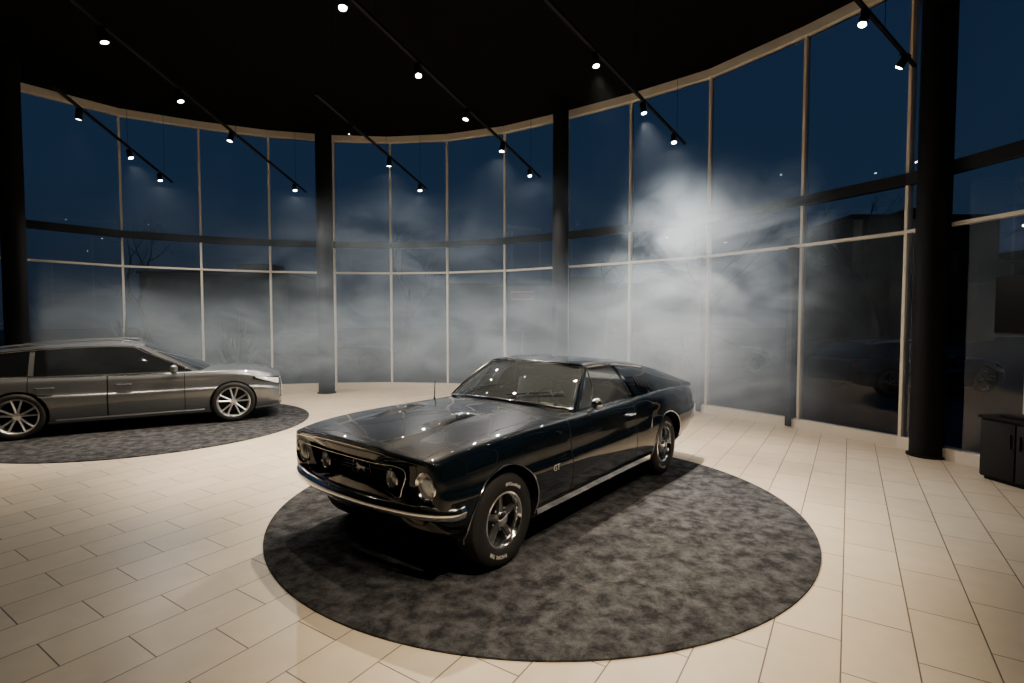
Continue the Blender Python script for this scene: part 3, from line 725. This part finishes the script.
# ================= OUTSIDE
m=MB(); m.add([(-90,-40,-.12),(90,-40,-.12),(90,120,-.12),(-90,120,-.12)],[[0,1,2,3]],asphalt); o=m.obj('ground',None,0,'structure')
def tree(x,y,h,seed):
    rnd=random.Random(seed); m=MB()
    def br(p,d,L,r,dep):
        n=4; pts=[p]; rs=[r]; q=p.copy(); dd=d.copy()
        for i in range(n):
            dd=(dd+Vector((rnd.uniform(-.16,.16),rnd.uniform(-.16,.16),rnd.uniform(-.03,.10)))).normalized(); q=q+dd*L/n; pts.append(q.copy()); rs.append(r*(1-.5*(i+1)/n))
        m.tube(pts,rs,bark,5 if dep<3 else 3)
        if dep<5:
            for k in range(3 if dep<4 else 2):
                i=rnd.choice([2,3,4]); a=rnd.uniform(0,6.28); tl=rnd.uniform(.4,.9)
                o_=dd.orthogonal().normalized(); o_.rotate(Matrix.Rotation(a,3,dd)); br(pts[i],(dd*math.cos(tl)+o_*math.sin(tl)).normalized(),L*rnd.uniform(.6,.78),rs[i]*.7,dep+1)
    br(Vector((0,0,-.12)),Vector((0,0,1)),h*.36,h*.018,0)
    o=m.obj('tree',None,60); o.location=(x,y,0); tag(o,'bare leafless winter tree outside the glass','tree','bare trees outside'); 
for i,(x,y,h) in enumerate(((14.0,19.5,9),(11,8.6,7),(4.6,26,9),(9.0,24,10),(-18,26,9),(-6,30,10))): tree(x,y,h,i+3)
def bld_mat():
    m,nt,b=nodes('facade'); b.inputs['Base Color'].default_value=(.008,.010,.014,1); b.inputs['Roughness'].default_value=.8
    tc=nt.nodes.new('ShaderNodeTexCoord'); br=nt.nodes.new('ShaderNodeTexBrick'); br.inputs['Scale'].default_value=1; br.offset=0
    br.inputs['Brick Width'].default_value=1.6; br.inputs['Row Height'].default_value=2.6; br.inputs['Mortar Size'].default_value=.45; br.inputs['Color1'].default_value=(0,0,0,1); br.inputs['Color2'].default_value=(.9,.75,.5,1); br.inputs['Mortar'].default_value=(0,0,0,1); br.inputs['Bias'].default_value=-.7
    mp=nt.nodes.new('ShaderNodeMapping'); mp.inputs['Rotation'].default_value=(math.pi/2,0,0)
    nt.links.new(tc.outputs['Object'],mp.inputs[0]); nt.links.new(mp.outputs[0],br.inputs['Vector']); nt.links.new(br.outputs['Color'],b.inputs['Emission Color']); b.inputs['Emission Strength'].default_value=.06
    return m
bm_=bld_mat()
for x,y,w,h in ((34,48,12,10),(56,60,14,8),(-40,75,20,8),(5,85,30,7)):
    m=MB(); m.box((0,0,h/2-.1),(w,10,h),bm_); m.box((0,0,h+.1),(w+.5,10.5,.4),darkframe); m.box((w*.2,0,h+.8),(w*.25,4,1.4),darkframe)
    o=m.obj('building',None,0); o.location=(x,y,0); tag(o,'distant dark building with a few lit windows','building','distant buildings')
e=empty('neon_sign',(.33,17.2,2.5),0,'small dim red neon sign on a dark post outside','sign')
m=MB(); m.tube([(-.36,0,-.12),(.36,0,-.12),(.36,0,.12),(-.36,0,.12)],.02,neon,6,closed=True); m.obj('neon_tube',e)
m=MB(); m.box((0,.08,0),(.9,.08,.40),darkframe,.01); m.obj('sign_board',e)
m=MB(); m.box((0,.08,-1.42),(.08,.08,2.4),darkframe); m.obj('sign_post',e)
# ================= SMOKE
def smoke():
    m=bpy.data.materials.new('smoke'); m.use_nodes=True; nt=m.node_tree; nt.nodes.clear(); N=nt.nodes.new; Lk=nt.links.new
    o=N('ShaderNodeOutputMaterial'); vs=N('ShaderNodeVolumeScatter'); vs.inputs['Color'].default_value=(.76,.90,1,1); vs.inputs['Anisotropy'].default_value=.0
    tc=N('ShaderNodeTexCoord'); sp=N('ShaderNodeSeparateXYZ'); Lk(tc.outputs['Object'],sp.inputs[0])
    mp=N('ShaderNodeMapping'); mp.inputs['Scale'].default_value=(.50,.50,.9); Lk(tc.outputs['Object'],mp.inputs[0])
    n=N('ShaderNodeTexNoise'); n.inputs['Scale'].default_value=1.6; n.inputs['Detail'].default_value=6; n.inputs['Roughness'].default_value=.64; n.inputs['Distortion'].default_value=1.0; Lk(mp.outputs[0],n.inputs['Vector'])
    def mr(val,a,b,c,d):
        q=N('ShaderNodeMapRange'); q.interpolation_type='SMOOTHSTEP'
        for k_,v_ in zip(('From Min','From Max','To Min','To Max'),(a,b,c,d)): q.inputs[k_].default_value=v_
        Lk(val,q.inputs['Value']); return q.outputs['Result']
    def mul(a,b,op='MULTIPLY'):
        q=N('ShaderNodeMath'); q.operation=op; 
        for i_,v_ in enumerate((a,b)):
            if isinstance(v_,(int,float)): q.inputs[i_].default_value=v_
            else: Lk(v_,q.inputs[i_])
        return q.outputs[0]
    nz=mr(n.outputs['Fac'],.40,.62,0,1)
    def blob(cx,cy,cz,rx,ry,rz):
        q=N('ShaderNodeMapping'); q.inputs['Location'].default_value=(-cx/rx,-cy/ry,-cz/rz); q.inputs['Scale'].default_value=(1/rx,1/ry,1/rz); Lk(tc.outputs['Object'],q.inputs[0])
        v=N('ShaderNodeVectorMath'); v.operation='LENGTH'; Lk(q.outputs[0],v.inputs[0]); return mr(v.outputs['Value'],.10,1,1,0)
    band=mul(mr(sp.outputs['Z'],.2,.9,.3,1),mr(sp.outputs['Z'],1.1,2.7,1,.02))
    bx=mr(sp.outputs['X'],-8.5,-3.5,.65,1)
    d1=mul(mul(band,bx),mul(mul(nz,.70),.30,'ADD'))
    d2=mul(blob(2.95,7.1,2.45,2.1,1.7,1.50),mul(mul(nz,.97),.03,'ADD'))
    d2b=mul(blob(.6,7.5,1.5,3.8,1.7,1.40),mul(mul(nz,.65),.35,'ADD'))
    d3=mul(blob(-2.6,9.3,2.6,3.8,2.5,1.6),mul(mul(nz,.95),.05,'ADD'))
    tot=mul(mul(mul(d1,.24),mul(d2,.62),'ADD'),mul(mul(d2b,.40),mul(d3,.10),'ADD'),'ADD')
    rd=N('ShaderNodeVectorMath'); rd.operation='DISTANCE'; cb=N('ShaderNodeCombineXYZ'); Lk(sp.outputs['X'],cb.inputs[0]); Lk(sp.outputs['Y'],cb.inputs[1]); Lk(cb.outputs[0],rd.inputs[0]); rd.inputs[1].default_value=(-3.2,4.1,0)
    tot=mul(tot,mr(rd.outputs['Value'],4.0,6.0,0,1))
    Lk(tot,vs.inputs['Density']); Lk(vs.outputs[0],o.inputs['Volume']); return m
sm=smoke()
outer=[C0+(Vector((x,y,0))-C0)*.965 for x,y in W[3:16]]; inner=[C0+(Vector((x,y,0))-C0)*.44 for x,y in W[3:16]]
poly=outer+inner[::-1]; n=len(poly)
m=MB(); m.add([(p.x,p.y,.2) for p in poly]+[(p.x,p.y,4.3) for p in poly],[list(range(n))[::-1],[n+i for i in range(n)]]+[[i,(i+1)%n,n+(i+1)%n,n+i] for i in range(n)],sm)
o=m.obj('smoke_cloud',None,0); o['kind']='stuff'; tag(o,'drifting bank of pale theatrical smoke behind the cars','smoke')
# ================= WORLD + CAMERA
w=bpy.data.worlds.new('dusk'); bpy.context.scene.world=w; w.use_nodes=True; nt=w.node_tree; bg=nt.nodes['Background']
tc=nt.nodes.new('ShaderNodeTexCoord'); sp=nt.nodes.new('ShaderNodeSeparateXYZ'); cr=nt.nodes.new('ShaderNodeValToRGB')
nt.links.new(tc.outputs['Generated'],sp.inputs[0]); nt.links.new(sp.outputs['Z'],cr.inputs[0]); nt.links.new(cr.outputs[0],bg.inputs['Color'])
cr.color_ramp.elements[0].position=0; cr.color_ramp.elements[0].color=(.012,.018,.027,1)
cr.color_ramp.elements[1].position=.6; cr.color_ramp.elements[1].color=(.010,.023,.052,1)
el=cr.color_ramp.elements.new(.2); el.color=(.013,.027,.050,1)
bg.inputs['Strength'].default_value=1.15
cam=bpy.data.cameras.new('camera'); co=bpy.data.objects.new('camera',cam); COL.objects.link(co)
cam.sensor_width=36; cam.lens=F*36/1024; co.location=(0,0,CH); co.rotation_euler=(math.pi/2-PITCH,0,0); cam.clip_end=500
bpy.context.scene.camera=co
